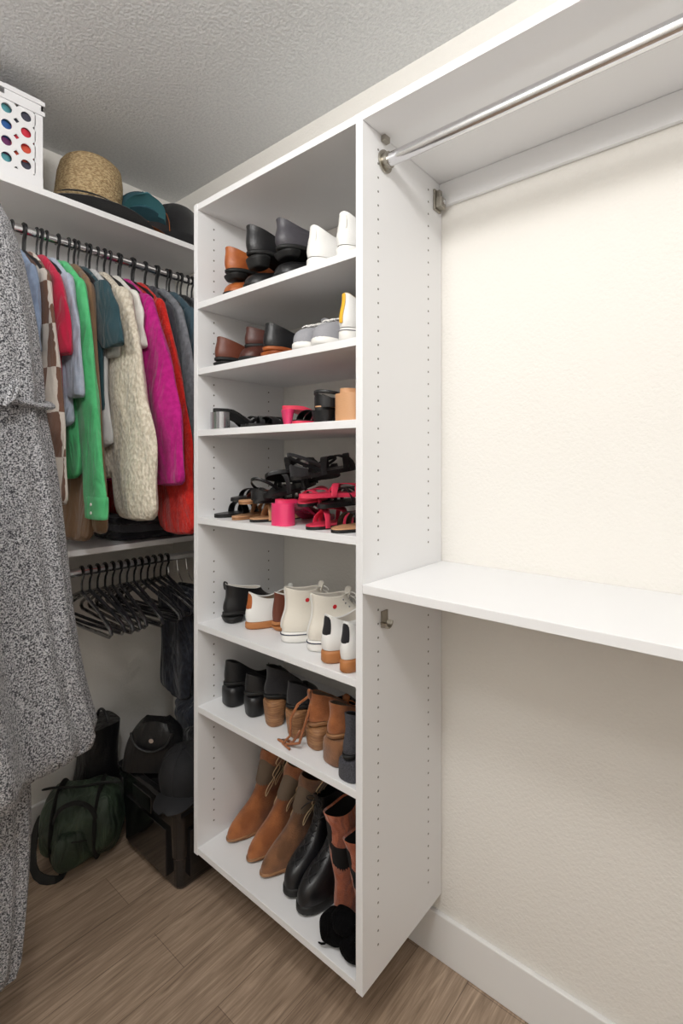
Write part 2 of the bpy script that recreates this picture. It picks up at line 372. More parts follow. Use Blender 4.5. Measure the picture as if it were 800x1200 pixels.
# ---------------------------------------------------------------- crate and hats
whp = mat('white_crate_plastic', (238,238,240), .35)
crate = MB()
def holed(b, o, ux, uz, nx, nz, cw, ch, r, n3, th, m):
    o = Vector(o); ux = Vector(ux); uz = Vector(uz); nn = Vector(n3); k = b.mi(m)
    for i in range(nx):
        for j in range(nz):
            cc = o+ux*((i+.5)*cw)+uz*((j+.5)*ch); L = []
            for dpt in (0, th):
                inn = []; out = []
                for q in range(16):
                    a = 2*pi*q/16+pi/16; ca, sa = cos(a), sin(a); s = 1/max(abs(ca),abs(sa))
                    inn.append(b.av(cc+ux*(r*ca)+uz*(r*sa)+nn*dpt)); out.append(b.av(cc+ux*(cw/2*ca*s)+uz*(ch/2*sa*s)+nn*dpt))
                L.append((inn,out))
            for q in range(16):
                w = (q+1)%16
                for inn,out in L: b.face((inn[q],inn[w],out[w],out[q]), k)
                b.face((L[0][0][q],L[0][0][w],L[1][0][w],L[1][0][q]), k)
cx0,cx1,cy0,cy1,cz0,cz1 = .25,.59,1.675,1.99,2.176,2.445
holed(crate,(cx0+.02,cy0,cz0+.035),(1,0,0),(0,0,1),6,4,.05,.047,.014,(0,1,0),.003,whp)
holed(crate,(cx0,cy0+.01,cz0+.035),(0,1,0),(0,0,1),6,4,.05,.047,.014,(1,0,0),.003,whp)
crate.box((cx1-.004,cy0+.002,cz0),(cx1,cy1,cz0+.235),whp)
crate.box((cx0,cy0-.002,cz0),(cx1,cy0+.006,cz0+.035),whp); crate.box((cx0,cy0,cz0),(cx0+.006,cy1,cz0+.035),whp)
crate.box((cx1-.022,cy0,cz0+.035),(cx1,cy0+.004,cz0+.224),whp)
for zz in (cz0+.222, cz0+.252):
    crate.box((cx0-.002,cy0-.005,zz),(cx1+.004,cy0+.004,zz+.012),whp); crate.box((cx1-.004,cy0,zz),(cx1+.004,cy1,zz+.012),whp); crate.box((cx0-.004,cy0,zz),(cx0+.004,cy1,zz+.012),whp)
crate.box((cx0,cy0,cz0+.222),(cx0+.1,cy0+.005,cz1),whp); crate.box((cx1-.1,cy0,cz0+.222),(cx1,cy0+.005,cz1),whp)
crate.box((cx1-.005,cy0,cz0+.222),(cx1,cy1,cz1),whp); crate.box((cx0,cy0,cz0+.222),(cx0+.005,cy1,cz1),whp)
crate.box((cx0,cy1-.005,cz0),(cx1,cy1,cz1),whp); crate.box((cx0,cy0,cz0),(cx1,cy1,cz0+.004),whp)
cm = [mat('crate_item_%d'%i, cc, .7) for i,cc in enumerate([(210,50,70),(60,110,180),(70,70,84),(100,170,180),(206,80,60),(120,60,110)])]
for i in range(30):
    cxx = cx0+.045+(i%5)*.062; czz = cz0+.050+((i//5)%4)*.047
    if i < 20: crate.blob((cxx, cy0+.052, czz), (.038,.048,.034), cm[(i*5+i//5)%6], 12, 8, .06, i, .6, None)
    else: crate.blob((cxx, cy0+.18, cz0+.12+(i%2)*.06), (.04,.08,.08), cm[i%6], 12, 8, .1, i, .8, None)
crate.obj('storage_crate', angle=30)
blackfelt = mat('black_felt', (24,24,27), .9, .3, 300, sheen=.3); band = mat('hat_band', (60,42,30), .7)
def hat(name, loc, m, crown=.085, ch=.11, brim=.16, bandm=None, pinch=.25, curl=.02, rot=(0,0,0), sx=1.15):
    b = MB()
    def fn(p, a, r):
        q = p.copy()
        if r > crown*1.05: q.z += curl*((r-crown)/(brim-crown))**2*abs(sin(a))*1.2
        elif p.z > ch*.85: q.z -= pinch*ch*exp(-(p.y/.03)**2)*(1 if r < crown*.8 else .4)
        return q
    prof = [(.002,.004),(crown*.9,.003),(brim*.98,-.001),(brim,.001),(brim*.98,.005),(crown*1.12,.008),(crown,.016),(crown*.99,.04),(crown*.95,ch*.7),(crown*.88,ch*.93),(crown*.75,ch*1.0),(crown*.5,ch*1.02),(crown*.2,ch*1.02),(.002,ch*1.02)]
    b.lathe(prof, m, 44, sx=sx, fn=fn)
    if bandm: b.lathe([(crown*1.0,.010),(crown*1.035,.012),(crown*1.025,.038),(crown*.98,.040)], bandm, 44, sx=sx)
    return b.obj(name, loc, rot, angle=50)
hat('black_fedora', (.80,1.80,2.18), blackfelt, crown=.10, ch=.04, brim=.178, curl=.015)
hat('straw_hat', (.785,1.82,2.208), M['straw'], crown=.110, ch=.19, brim=.150, pinch=.12, curl=.01, rot=(0,radians(4),0), sx=1.0, bandm=blackfelt)
def cap(name, loc, m, m2, rz, r=.085, ry=0):
    b = MB()
    b.lathe([(r,.0),(r*1.01,.03),(r*.97,.06),(r*.82,.09),(r*.55,.108),(r*.2,.115),(.003,.116)], m, 32, sx=1.08)
    b.lathe([(.008,.115),(.008,.12),(.002,.122)], m2, 12)
    rings = []
    for i in range(9):
        t = i/8; x = r*.75+.085*t; w = r*.82*math.sqrt(max(.05,1-t**2.4))
        rings.append([(x,-w,-.0-.25*w*w*6),(x,-w*.5,.008),(x,0,.012),(x,w*.5,.008),(x,w,-.25*w*w*6),(x,w*.5,.004),(x,0,.008),(x,-w*.5,.004)])
    b.loft(rings, m2)
    for a in range(6):
        aa = a*pi/3
        b.tube([(r*1.09*cos(aa)*k[0], r*1.01*sin(aa)*k[0], k[1]) for k in ((1,.005),(1.01,.03),(.97,.06),(.82,.091),(.55,.109),(.2,.116))], .0015, m2, 5)
    return b.obj(name, loc, (0,ry,rz), angle=50)
teal = mat('teal_cap_twill', (44,84,96), .8, .2, 400)
cap('teal_baseball_cap', (.955,1.77,2.222), teal, mat('teal_cap_bill',(70,130,140),.8), radians(-110), ry=radians(-22), r=.088)
cap('orange_trim_cap', (1.02,1.79,2.195), mat('black_cap',(34,32,34),.8), mat('rust_bill',(170,96,48),.7), radians(-135), .075)
hat('black_felt_hat', (1.105,1.79,2.18), blackfelt, crown=.085, ch=.165, brim=.118, bandm=band, pinch=.3, curl=.03)
# folded dark clothes on lower far shelf
b = MB(); dk = cloth('dark_knit',(38,38,44)); dg = cloth('dark_grey_knit',(72,72,78))
for i,(mm,h) in enumerate(((dk,.03),(dg,.026),(dk,.03))):
    b.blob((1.0,1.82,1.08+.015+i*.027),(.16,.13,.017),mm,28,10,.03,i,.45,1.080)
b.obj('folded_clothes_stack')
b = MB(); den = cloth('black_denim',(30,32,40),(42,46,56))
for kx, x in enumerate((1.05,1.09,1.13)):
    rings = []
    for i in range(14):
        t = i/13; z = .885-t*(.40+.04*kx); hy = .115-.015*t; ring = []
        for j in range(36):
            a = 2*pi*j/36
            yv = hy*math.copysign(abs(cos(a))**.7,cos(a))
            ring.append((x+.011*math.copysign(abs(sin(a))**.7,sin(a))+.007*sin(yv*60+kx+t*3)*min(1,t*3), 1.70+yv+.006*sin(t*9+kx), z+.01*sin(yv*30+kx)*(t>.95)))
        rings.append(ring)
    b.loft(rings, den)
    b.tube([(x,1.70,.89),(x,1.75,.93),(x,1.75,1.003)], .003, M['chrome'], 6)
b.obj('hanging_black_jeans', sub=1)
# ---------------------------------------------------------------- floor stuff
gloss = mat('glossy_black_plastic', (16,16,18), .15, coat=.6)
b = MB()
bx0,bx1,by0,by1 = .872,1.20,1.40,1.78
def rrect(x0,x1,y0,y1,z,r=.025,n=5):
    P = []
    for (cx_,cy_,a0) in ((x1-r,y1-r,0),(x0+r,y1-r,pi/2),(x0+r,y0+r,pi),(x1-r,y0+r,3*pi/2)):
        for i in range(n): a = a0+pi/2*i/(n-1); P.append((cx_+r*cos(a),cy_+r*sin(a),z))
    return P
def rr(off,z): return rrect(bx0+off,bx1-off,by0+off,by1-off,z)
b.loft([rr(.020,.001),rr(.016,.012),rr(.012,.10),rr(.010,.105),rr(.006,.24),rr(-.002,.243),rr(-.002,.262),rr(-.006,.264),rr(-.006,.282),rr(.004,.288),rr(.02,.288),rr(.022,.283)], gloss)
b.box((bx0-.014,1.53,.215),(bx0+.006,1.65,.268), gloss); b.box((bx0-.002,1.46,.04),(bx0+.016,1.72,.19), gloss)
b.box((.98,by0-.014,.215),(1.09,by0+.006,.268), gloss); b.box((.92,by0-.002,.04),(1.15,by0+.016,.19), gloss)
b.obj('black_storage_bin', smooth=False, bevel=.006)
grn = mat('green_nylon', (50,66,50), .5, .5, 45, (40,52,42), 12, wr=.6, wscale=22); strap = mat('black_webbing', (24,25,24), .8, .3, 700)
b = MB()
ax = Vector((.235,-.19,0)).normalized(); sd = Vector((.63,.78,0)).normalized(); c0 = Vector((.775,1.83,.115))
rings = []
for i in range(15):
    t = -1+2*i/14; r = .122*(max(0,1-abs(t)**4))**.4+.004
    ring = []
    for j in range(32):
        a = 2*pi*j/32; w = 1+.055*sin(5*a+t*5)+.04*sin(9*a-t*8)
        p = c0+ax*(t*.14)+sd*(r*cos(a)*w*.86)+Vector((0,0,r*sin(a)*w*(.95)))
        if p.z < .004: p.z = .004
        ring.append(p)
    rings.append(ring)
b.loft(rings, grn)
def ring_at(t, r, a0=0, a1=2*pi, n=28): return [c0+ax*(t*.14)+sd*(r*cos(a)*.86)+Vector((0,0,max(r*sin(a)*.95,-.108))) for a in [a0+(a1-a0)*i/n for i in range(n+1)]]
for t in (-.5,.45): b.tube(ring_at(t,.127), .012, strap, 6, .25)
b.tube([c0+ax*(-.13+.26*i/10)+Vector((0,0,.122+.004*sin(i)))+sd*-.02 for i in range(11)], .005, strap, 6)
hd = []
for i in range(17):
    a = pi*i/16; hd.append(c0+ax*(.065*cos(a)*-1)+sd*(-.10)+Vector((0,0,.05+.065*sin(a))))
b.tube(hd, .009, strap, 6, .5)
b.blob(c0+sd*(-.100)+Vector((0,0,-.03)), (.07,.03,.06), grn, 20, 10, .03, 4, .6, .006)
b.tube([c0+sd*(-.132)+ax*(-.05+.1*i/6)+Vector((0,0,.008)) for i in range(7)], .003, strap, 5)
stp = [(.67,1.90,.16),(.63,1.88,.10),(.61,1.83,.03),(.625,1.79,.010),(.655,1.75,.008),(.69,1.76,.008),(.68,1.81,.02)]
b.tube(stp, .018, strap, 6, .3)
b.obj('green_duffel_bag', sub=1)
leather = mat('black_leather', (20,20,22), .38, .4, 220, wr=.4)
b = MB()
T = Matrix.Translation((.945,1.645,.2885)) @ Matrix.Rotation(radians(-50),4,'Z')
b.T = T
rings = []
for i in range(10):
    t = i/9; z = .003+t*.16; hx = .115-.02*t-.05*t**4; hy = .05*(1-.45*t**2)
    rings.append([(hx*math.copysign(abs(cos(a))**.55,cos(a)), hy*math.copysign(abs(sin(a))**.6,sin(a)), z+.006*sin(3*a)*t) for a in [2*pi*j/36 for j in range(36)]])
b.loft(rings, leather)
b.tube([(.07*cos(a), -.045-.012*sin(a), .14-.06*sin(a)) for a in [pi*i/16 for i in range(17)]], .006, leather, 8)
b.tube([(0,-.048,.115),(0,-.053,.115)], .008, M['chrome'], 14)
b.obj('black_handbag')
b = MB(); blk_ = cloth('black_fleece',(22,22,25),bump=.8,bscale=120)
b.blob((1.08,1.52,.355),(.11,.11,.075),blk_,32,16,.13,3,.85,.2895)
b.blob((1.10,1.62,.43),(.08,.11,.07),den,28,14,.14,5,.85,.33)
b.blob((1.00,1.50,.335),(.075,.075,.05),dk,24,12,.15,11,.85,.2895)
b.obj('black_clothes_heap', sub=1)
cap('black_baseball_cap', (.955,1.48,.300), mat('black_cap_twill',(26,26,29),.85,.3,500), mat('black_cap_bill',(30,30,33),.8), radians(-150), .08, ry=radians(8))
b = MB()
b.T = Matrix.Translation((.865,1.925,0))
rings = []
for i in range(12):
    t = i/11; z = .004+t*.38; rings.append([((.085+.012*sin(t*7))*math.copysign(abs(cos(a))**.6,cos(a))*(1-.25*t), .07*math.copysign(abs(sin(a))**.6,sin(a))*(1+.03*sin(5*a+t*5)), z) for a in [2*pi*j/32 for j in range(32)]])
b.loft(rings, leather)
for sx in (-.03,.03): b.tube([(sx-.01, .045*cos(a), .37+.05*sin(a)) for a in [pi*i/14 for i in range(15)]], .005, leather, 8)
b.obj('black_tote_bag')
# ---------------------------------------------------------------- shoes
def sstep(a,b_,x):
    t = max(0,min(1,(x-a)/(b_-a))); return t*t*(3-2*t)
def outl(xh, xt, w, L, n=32, pt=0):
    P = []
    for i in range(n):
        u = 2*pi*i/n; c_, s_ = cos(u), sin(u)
        x = (xh+xt)/2+(xt-xh)/2*math.copysign(abs(c_)**(.88 if c_ > 0 else .97),c_); y = w*math.copysign(abs(s_)**.82,s_)
        q = x/L; y *= (.80+.28*sstep(.2,.72,q))*(1-.07*exp(-((q-.42)/.14)**2))
        if pt: y *= 1-pt*sstep(.6,1.0,q)*.75
        P.append((x,y))
    return P
PROF = {
 'sneaker': [(.0,.0,1,1),(.012,-.014,1.0,1.05),(.026,-.012,.985,1.02),(.038,.0,.94,.96),(.047,.012,.87,.88),(.055,.022,.78,.80),(.064,.028,.66,.74),(.073,.028,.56,.71),(.080,.026,.50,.70)],
 'loafer': [(.0,0,1,1),(.010,-.010,1.,1.04),(.024,-.006,.97,.99),(.036,.006,.90,.91),(.043,.016,.80,.86),(.050,.020,.70,.82),(.056,.020,.64,.81)],
 'hitop': [(.0,0,1,1),(.016,-.012,1.,1.04),(.032,-.006,.97,.98),(.046,.010,.88,.86),(.058,.028,.75,.74),(.072,.040,.62,.66),(.090,.044,.52,.63),(.108,.038,.455,.63),(.124,.030,.43,.65),(.134,.026,.42,.65)],
 'ankle': [(.0,0,1,1),(.012,-.008,1,1.03),(.028,-.002,.96,.97),(.042,.010,.87,.88),(.053,.022,.76,.80),(.066,.030,.64,.75),(.082,.030,.55,.74),(.10,.024,.50,.76),(.108,.022,.49,.77)],
 'combat': [(.0,0,1,1),(.016,-.006,1,1.02),(.036,-.002,.975,.98),(.052,.008,.89,.91),(.064,.014,.76,.83),(.080,.016,.64,.79),(.105,.010,.55,.79),(.135,-.0,.51,.83),(.165,-.012,.495,.88),(.182,-.016,.495,.90)],
 'cowboy': [(.0,0,1,1),(.012,-.004,1,1.01),(.028,.0,.96,.95),(.042,.01,.86,.87),(.055,.016,.73,.81),(.072,.018,.62,.78),(.10,.006,.56,.82),(.14,-.02,.55,.93),(.19,-.045,.57,1.1),(.24,-.06,.59,1.2),(.262,-.07,.60,1.22)],
 'pump': [(.0,0,1,1),(.010,-.006,1,1.02),(.022,.0,.965,.95),(.032,.010,.91,.88),(.040,.014,.86,.84)],
}
SCOOP = {'sneaker':.020,'loafer':.014,'hitop':.008,'ankle':.014,'combat':.010,'cowboy':.03,'pump':.016}
def shoe(name, kind, loc, yaw, up, sole, lining, L=.26, W=.041, Hh=0, hl=.065, hw=.75, soleT=.012, lace=None, pt=0, heelm=None, tilt=.004, trim=None, toecap=None, slouch=0, rx=0, ry=0, ph=1., stripes=None, tab=None, stitch=None, lean=(0,0), foxing=None, patch=None, backstripe=None, gore=None, pull=None, eyelets=None):
    b = MB(); prof = PROF[kind]; n = 32; sc = SCOOP[kind]*min(1.1,ph)
    zo = lambda x: Hh*(1-sstep(.14,.66,x/L))
    top_ = prof[-1][0]
    def warp(z):
        g = max(0, z/top_-.3)
        return (lean[0]*g*top_+slouch*.6*sin(g*13)*g, lean[1]*g*top_+slouch*sin(g*9)*g)
    def ring(z, xh, xt, w, tl=0, zz=None, scp=None):
        P = []; zr = z if zz is None else zz; dx, dy = warp(zr); g = min(1, zr/top_)
        sp = sc*sstep(.35,1,g) if scp is None else scp
        O = outl(xh*L, xt*L, w*W, L, n, pt)
        for i,(x,y) in enumerate(O):
            fr = (x-xh*L)/max(1e-4,(xt-xh)*L); s_ = abs(sin(2*pi*i/n))
            P.append((x+dx, y+dy, soleT+z*ph+zo(x)+tl*(1-2*fr)-sp*s_**2.6))
        return P
    so = [(x*1.0,y*1.06) for x,y in outl(-.014*L, 1.014*L, W, L, n, pt)]
    b.loft([[(x,y,zo(x)+q+(.006*sstep(.8,1,x/L)*(1 if q < .003 else .5))) for x,y in so] for q in (0,.002,soleT*.9,soleT+.001)], sole)
    if foxing:
        so2 = [(x*1.0,y*1.085) for x,y in outl(-.022*L, 1.022*L, W, L, n, pt)]
        b.loft([[(x,y,zo(x)+q+(.006*sstep(.8,1,x/L))) for x,y in so2] for q in (soleT*.70,soleT*.71,soleT*.80,soleT*.81)], foxing)
    R = []
    for (z,xh,xt,w) in prof:
        g = z/top_; tl = tilt*sstep(.4,1,g)
        R.append(ring(z, xh, xt, w*(1+abs(slouch)*9*sin(g*16)*g), tl))
    b.loft(R, up, False, False)
    z,xh,xt,w = prof[-1]
    e = .012; R2 = [R[-1], ring(z+.002, xh+e*.5, xt-e*.5, w*.94, tilt), ring(z-.002, xh+e, xt-e, w*.88, tilt), ring(z*.72, xh+e*1.5, xt-e, w*.84, tilt*.3), ring(max(.006,z*.3), xh+e*2, xt+.0, w*.82, 0)]
    b.loft(R2[:3], trim or up, False, False)
    b.loft(R2[2:], lining, False, True)
    def at(z):
        for p,q in zip(prof,prof[1:]):
            if p[0] <= z <= q[0]:
                t = (z-p[0])/(q[0]-p[0]); return [p[i]+(q[i]-p[i])*t for i in range(4)]
        return list(prof[-1])
    def side(x, z):
        _,xh_,xt_,w_ = at(z); g = z/top_; w_ = w_*(1+abs(slouch)*9*sin(g*16)*g)
        pts = [p for p in outl(xh_*L, xt_*L, w_*W, L, 48, pt) if p[1] >= -1e-6]; pts.sort()
        for p,q in zip(pts,pts[1:]):
            if p[0] <= x <= q[0]: return p[1]+(q[1]-p[1])*(x-p[0])/max(1e-6,q[0]-p[0])
        return pts[len(pts)//2][1]*.9
    if Hh > .012:
        hm = heelm or sole; hr = []
        for q in (0,.003,.3,.65,1.0):
            zz = q if q in (0,.003) else q*Hh
            tp = 1-(1-hw)*(1-q)
            hr.append([(hl/2-.003+hl/2*tp*math.copysign(abs(cos(a))**.7,cos(a)), W*.86*tp*math.copysign(abs(sin(a))**.8,sin(a)), min(zz, zo(hl/2)+.002)) for a in [2*pi*j/24 for j in range(24)]])
        b.loft(hr, hm)
    if lace:
        m_ = 7 if kind in ('hitop','combat') else 4
        za, zb = .044, top_*.96
        for i in range(m_):
            z1 = za+(zb-za)*i/m_; z2 = za+(zb-za)*(i+.8)/m_; x1 = at(z1)[2]*L; x2 = at(z2)[2]*L; ww = W*.36
            d1 = warp(z1); d2 = warp(z2)
            for sg in (-1,1):
                b.tube([(x1-.010+d1[0],-sg*ww+d1[1],soleT+z1*ph+zo(x1)+.003),((x1+x2)/2+.006+d1[0],d1[1],soleT+(z1+z2)/2*ph+.005+zo(x1)),(x2-.010+d2[0],sg*ww+d2[1],soleT+z2*ph+zo(x2)+.003)], .0026, lace, 5)
                if eyelets:
                    xe = x1-.024; ye = side(xe, z1)
                    b.tube([(xe,sg*(ye-.002),soleT+z1*ph+zo(xe)-.002),(xe,sg*(ye+.0012),soleT+z1*ph+zo(xe)-.002)], .0028, eyelets, 8)
        x2 = at(zb)[2]*L; zb2 = zb*ph+zo(x2)-tilt; d2 = warp(zb)
        tx = x2+d2[0]; zt_ = soleT+zb2
        b.loft([[(tx-.012+lf*.9, d2[1]-W*.34, zt_-.03+lf*2.6),(tx-.006+lf*.9, d2[1]-W*.30, zt_-.03+lf*2.6),(tx-.004+lf*.9, d2[1], zt_-.03+lf*2.6+.004),(tx-.006+lf*.9, d2[1]+W*.30, zt_-.03+lf*2.6),(tx-.012+lf*.9, d2[1]+W*.34, zt_-.03+lf*2.6),(tx-.013+lf*.9, d2[1], zt_-.03+lf*2.6)] for lf in (0,.008,.016,.0185)], up)
        for sg in (-1,1):
            b.tube([(x2+d2[0],d2[1],soleT+zb2+.004),(x2+.010,sg*.022,soleT+zb2+.010),(x2+.016,sg*.034,soleT+zb2+.0),(x2+.01,sg*.020,soleT+zb2-.008),(x2+.004,0,soleT+zb2)], .0021, lace, 5)
            b.tube([(x2,0,soleT+zb2+.002),(x2+.02,sg*.026,soleT+zb2-.012),(x2+.030,sg*.040,soleT+zb2-.034)], .0021, lace, 5)
    if toecap:
        rings = []
        for (z,xh,xt,w) in prof[1:4]:
            pts = ring(z, xh, xt+.012, w*1.04)
            rings.append([(max(p[0], L*.78), p[1], p[2]+.001) for p in pts])
        b.loft(rings, toecap, False, True)
    if stripes:
        for sg in (-1,1):
            for q in range(3):
                x0 = (.40+.075*q)*L; pp = []
                for i in range(6):
                    t = i/5; z_ = .012+.030*t; xx = x0+.018-.022*t; pp.append((xx, sg*(side(xx,z_)+.0008), soleT+z_*ph+zo(xx)))
                b.strap(pp, (1,0,0), .0038, .0009, stripes)
    if tab:
        rg = []
        for z_ in (.034,.045,.06,top_):
            _,xh_,xt_,w_ = at(z_); full = ring(z_, xh_, xt_, w_, tilt*sstep(.4,1,z_/top_)); sel = full[14:19]
            rg.append([(p[0]-.0016,p[1]*1.01,p[2]+(.001 if z_ == top_ else 0)) for p in sel]+[(p[0]+.002,p[1]*.97,p[2]) for p in reversed(sel)])
        b.loft(rg, tab)
    if backstripe or pull:
        pp = []
        for i in range(10):
            z_ = .008+(top_-.008)*i/9; _,xh_,_,_ = at(z_); d = warp(z_); pp.append((xh_*L+d[0]-.001, d[1], soleT+z_*ph+zo(xh_*L)+tilt*sstep(.4,1,z_/top_)))
        if backstripe: b.strap(pp, (0,1,0), .0052, .0012, backstripe)
        if pull:
            q = Vector(pp[-1]); b.strap([q+Vector((-.001,0,-.018)), q+Vector((-.005,0,.002)), q+Vector((-.002,0,.010)), q+Vector((.005,0,.008)), q+Vector((.007,0,-.006))], (0,1,0), .006, .001, pull)
    if gore:
        for sg in (-1,1):
            _,xh_,xt_,_ = at(top_*.8); xm = (xh_+xt_)/2*L
            b.loft([[(xm+dx*ww, sg*(side(xm+dx*ww, z_)+off), soleT+z_*ph-sc*.75*sstep(.35,1,z_/top_)) for dx,off in ((-.018,.0014),(0,.0016),(.018,.0014),(.018,-.002),(0,-.002),(-.018,-.002))] for z_,ww in ((.040,.45),(.06,.8),(.085,1),(top_*.96,1.05))], gore)
    if patch:
        for sg in (-1,1):
            x_ = .25*L; z_ = top_*.72; yy = side(x_, z_)
            b.tube([(x_,sg*(yy-.002),soleT+z_*ph),(x_,sg*(yy+.0012),soleT+z_*ph)], .0070, patch, 12)
    if stitch:
        for sg in (-1,1):
            for q in range(3):
                for br_ in (0,1):
                    pp = []
                    for i in range(22):
                        t = i/21; z_ = .07+.185*t; d = warp(z_)
                        _,xh_,xt_,w_ = at(z_); f_ = .22+.27*q+.09*(1 if br_ else -1)*abs(sin(pi*t*3))
                        xx = xh_*L+(xt_-xh_)*L*min(.95,max(.05,f_))
                        pp.append((xx+d[0], sg*(side(xx,z_)+.0022)+d[1], soleT+z_*ph+zo(xx)-sc*.8*sstep(.35,1,z_/top_)*.8))
                    b.tube(pp, .0020, stitch, 5)
    return b.obj(name, loc, (rx, ry, yaw), sub=1, angle=60)
def sandal(name, loc, yaw, strapm, sole, bed, L=.245, W=.037, Hh=.0, heelm=None, straps=(.62,.72), ankle=True, soleT=.008, rx=0, ry=0, cross=False, sw=.009, hl=.045, lift=.042, hw=.8, flop=0):
    b = MB(); n = 32; zo = lambda x: Hh*(1-sstep(.16,.66,x/L))
    O = outl(0, L, W, L, n, .15)
    b.loft([[(x,y,zo(x)+q) for x,y in O] for q in (0,.001,soleT)], sole)
    b.loft([[(x,y*.97,zo(x)+q) for x,y in O] for q in (soleT,soleT+.003)], bed)
    if Hh > .012:
        b.loft([[(hl/2+hl/2*tp*math.copysign(abs(cos(a))**.7,cos(a)), W*.85*tp*math.copysign(abs(sin(a))**.8,sin(a)), q) for a in [2*pi*j/24 for j in range(24)]] for q,tp in ((0,hw),(.003,hw),(Hh*.5,(1+hw)/2),(Hh,1.0))], heelm or sole)
    for i,s_ in enumerate(straps):
        x = s_*L; sk = .03*(1 if i % 2 else -1)*(1 if cross else 0)
        b.strap([(x+sk*cos(a), -W*1.0*cos(a), zo(x)+soleT*.5+lift*sin(a)**.8) for a in [pi*k/14 for k in range(15)]], (1,0,0), sw, .0016, strapm)
    if ankle:
        b.loft([[(.040-.036*cos(a)+ (.002 if inn else 0)*cos(a)*8, (.034-(.002 if inn else 0))*sin(a), Hh+soleT+q*(1-.5*abs(a)/1.5)) for inn in (0,1) for a in ([-1.35+2.7*k/12 for k in range(13)] if not inn else [1.35-2.7*k/12 for k in range(13)])] for q in (0,.015,.03,.034)], strapm)
        b.strap([(.052+.050*cos(a), .036*sin(a), Hh+soleT+.032-.018*cos(a)-flop*cos(a)) for a in [-pi+2*pi*k/28 for k in range(29)]], (0,0,1), .0045, .0014, strapm)
        b.tube([(.075,.036,Hh+soleT+.026),(.075,.040,Hh+soleT+.026)], .006, M['chrome'], 8)
    return b.obj(name, loc, (rx, ry, yaw), angle=50)
le = lambda n,c,r=.4,**k: mat(n, c, r, .15, 300, **k)
tan = le('tan_leather',(178,98,46),col2=(146,74,34),cscale=18); brown = le('brown_leather',(104,54,38)); dbrown = le('dark_brown_leather',(78,40,32))
blk = le('black_shoe_leather',(24,24,26),.35); blks = mat('black_suede',(28,27,30),.9,.3,400,sheen=.15); whl = le('white_leather',(236,235,232),.45)
canvas = mat('white_canvas',(234,228,216),.85,.3,600); rub = mat('white_rubber',(238,236,231),.5); gum = mat('gum_rubber',(180,118,68),.55); blkr = mat('black_rubber',(20,20,20),.6)
gry = mat('grey_mesh',(158,158,163),.8,.4,500); yel = mat('yellow_trim',(226,176,44),.6); lin = mat('shoe_lining',(120,104,88),.9); ldark = mat('dark_lining',(20,18,18),.95); lwht = mat('light_lining',(205,198,188),.9)
wood = mat('stacked_heel_wood',(170,124,84),.5,.4,60,(130,88,56),30,stretch=(1,1,14)); silver = mat('silver_heel',(180,180,184),.25,metal=.8)
pink = le('pink_patent',(236,64,116),.2,coat=.6); coral = le('coral_strap',(226,60,90),.35); nude = le('nude_tan_leather',(210,160,118),.45); cogs = mat('cognac_suede',(168,102,56),.9,.4,300,(142,82,42),25,sheen=.3)
rust = mat('rust_suede',(176,96,62),.9,.4,300,(150,78,50),30,sheen=.3,wr=.5,wscale=30); choc = mat('brown_suede',(136,92,60),.9,.4,300,(108,72,46),25,sheen=.3); glit = mat('charcoal_glitter',(46,46,52),.45,.9,700,(90,90,98),600)
stc = mat('cream_stitch',(228,200,158),.7); fuzz = mat('black_fuzzy',(9,9,10),1,1,140,sheen=0,spec=.1); greyb = le('grey_leather',(70,68,74),.4); navyl = mat('navy_line',(40,44,70),.6); redh = mat('red_heart',(200,30,40),.5)
xo = .905
def zs(i): return shelfz[i]+.0098
def to(x, L): return x+L
P_ = pi
Z = zs(6)
shoe('tan_leather_shoe','loafer',(to(.905,.25),1.205,Z),P_+.03,tan,blkr,ldark,Hh=.018,W=.045,L=.25,lace=tan,ph=1.0)
shoe('tan_leather_shoe','loafer',(xo+.01,1.205,Z+.052),-.12,tan,blkr,ldark,Hh=.02,W=.044,L=.24,ph=1.05,ry=-.10)
shoe('black_heeled_shoe','loafer',(to(.90,.25),1.092,Z),P_-.03,blk,blkr,ldark,Hh=.02,W=.047,L=.25,ph=1.05)
shoe('black_heeled_shoe','loafer',(xo,1.092,Z+.056),-.16,blk,blkr,ldark,Hh=.035,W=.045,L=.24,ph=1.15,ry=-.12)
shoe('grey_leather_shoe','loafer',(to(.90,.25),.975,Z),P_,blk,blkr,ldark,Hh=.02,W=.047,L=.25,ph=1.05)
shoe('grey_leather_shoe','sneaker',(xo,.975,Z+.054),-.14,greyb,blkr,ldark,Hh=.02,W=.047,L=.25,ph=.82,ry=-.12,lace=greyb)
shoe('white_sneaker','sneaker',(xo,.866,Z),-.14,whl,rub,lwht,soleT=.028,W=.047,ph=.95,lace=rub,tab=rub)
shoe('white_sneaker','sneaker',(xo-.005,.764,Z),-.05,whl,rub,lwht,soleT=.028,W=.046,ph=.95,lace=rub,tab=rub)
Z = zs(5)
shoe('brown_loafer','loafer',(xo,1.246,Z),-.12,brown,blkr,lin,Hh=.018,W=.045,ph=1.0)
shoe('brown_loafer','loafer',(to(.90,.26),1.150,Z),P_+.12,dbrown,blkr,lin,Hh=.015,W=.044,ph=1.0)
shoe('brown_loafer','loafer',(xo+.03,1.145,Z+.046),-.25,dbrown,blkr,lin,Hh=.0,W=.040,ph=.8,L=.24,ry=-.06)
shoe('black_oxford_shoe','loafer',(xo,1.03,Z),-.10,blk,tan,ldark,Hh=.018,W=.048,lace=blk,ph=1.05)
shoe('grey_running_shoe','sneaker',(to(.905,.26),.935,Z),P_+.10,gry,rub,ldark,soleT=.022,W=.043,lace=rub,ph=.95)
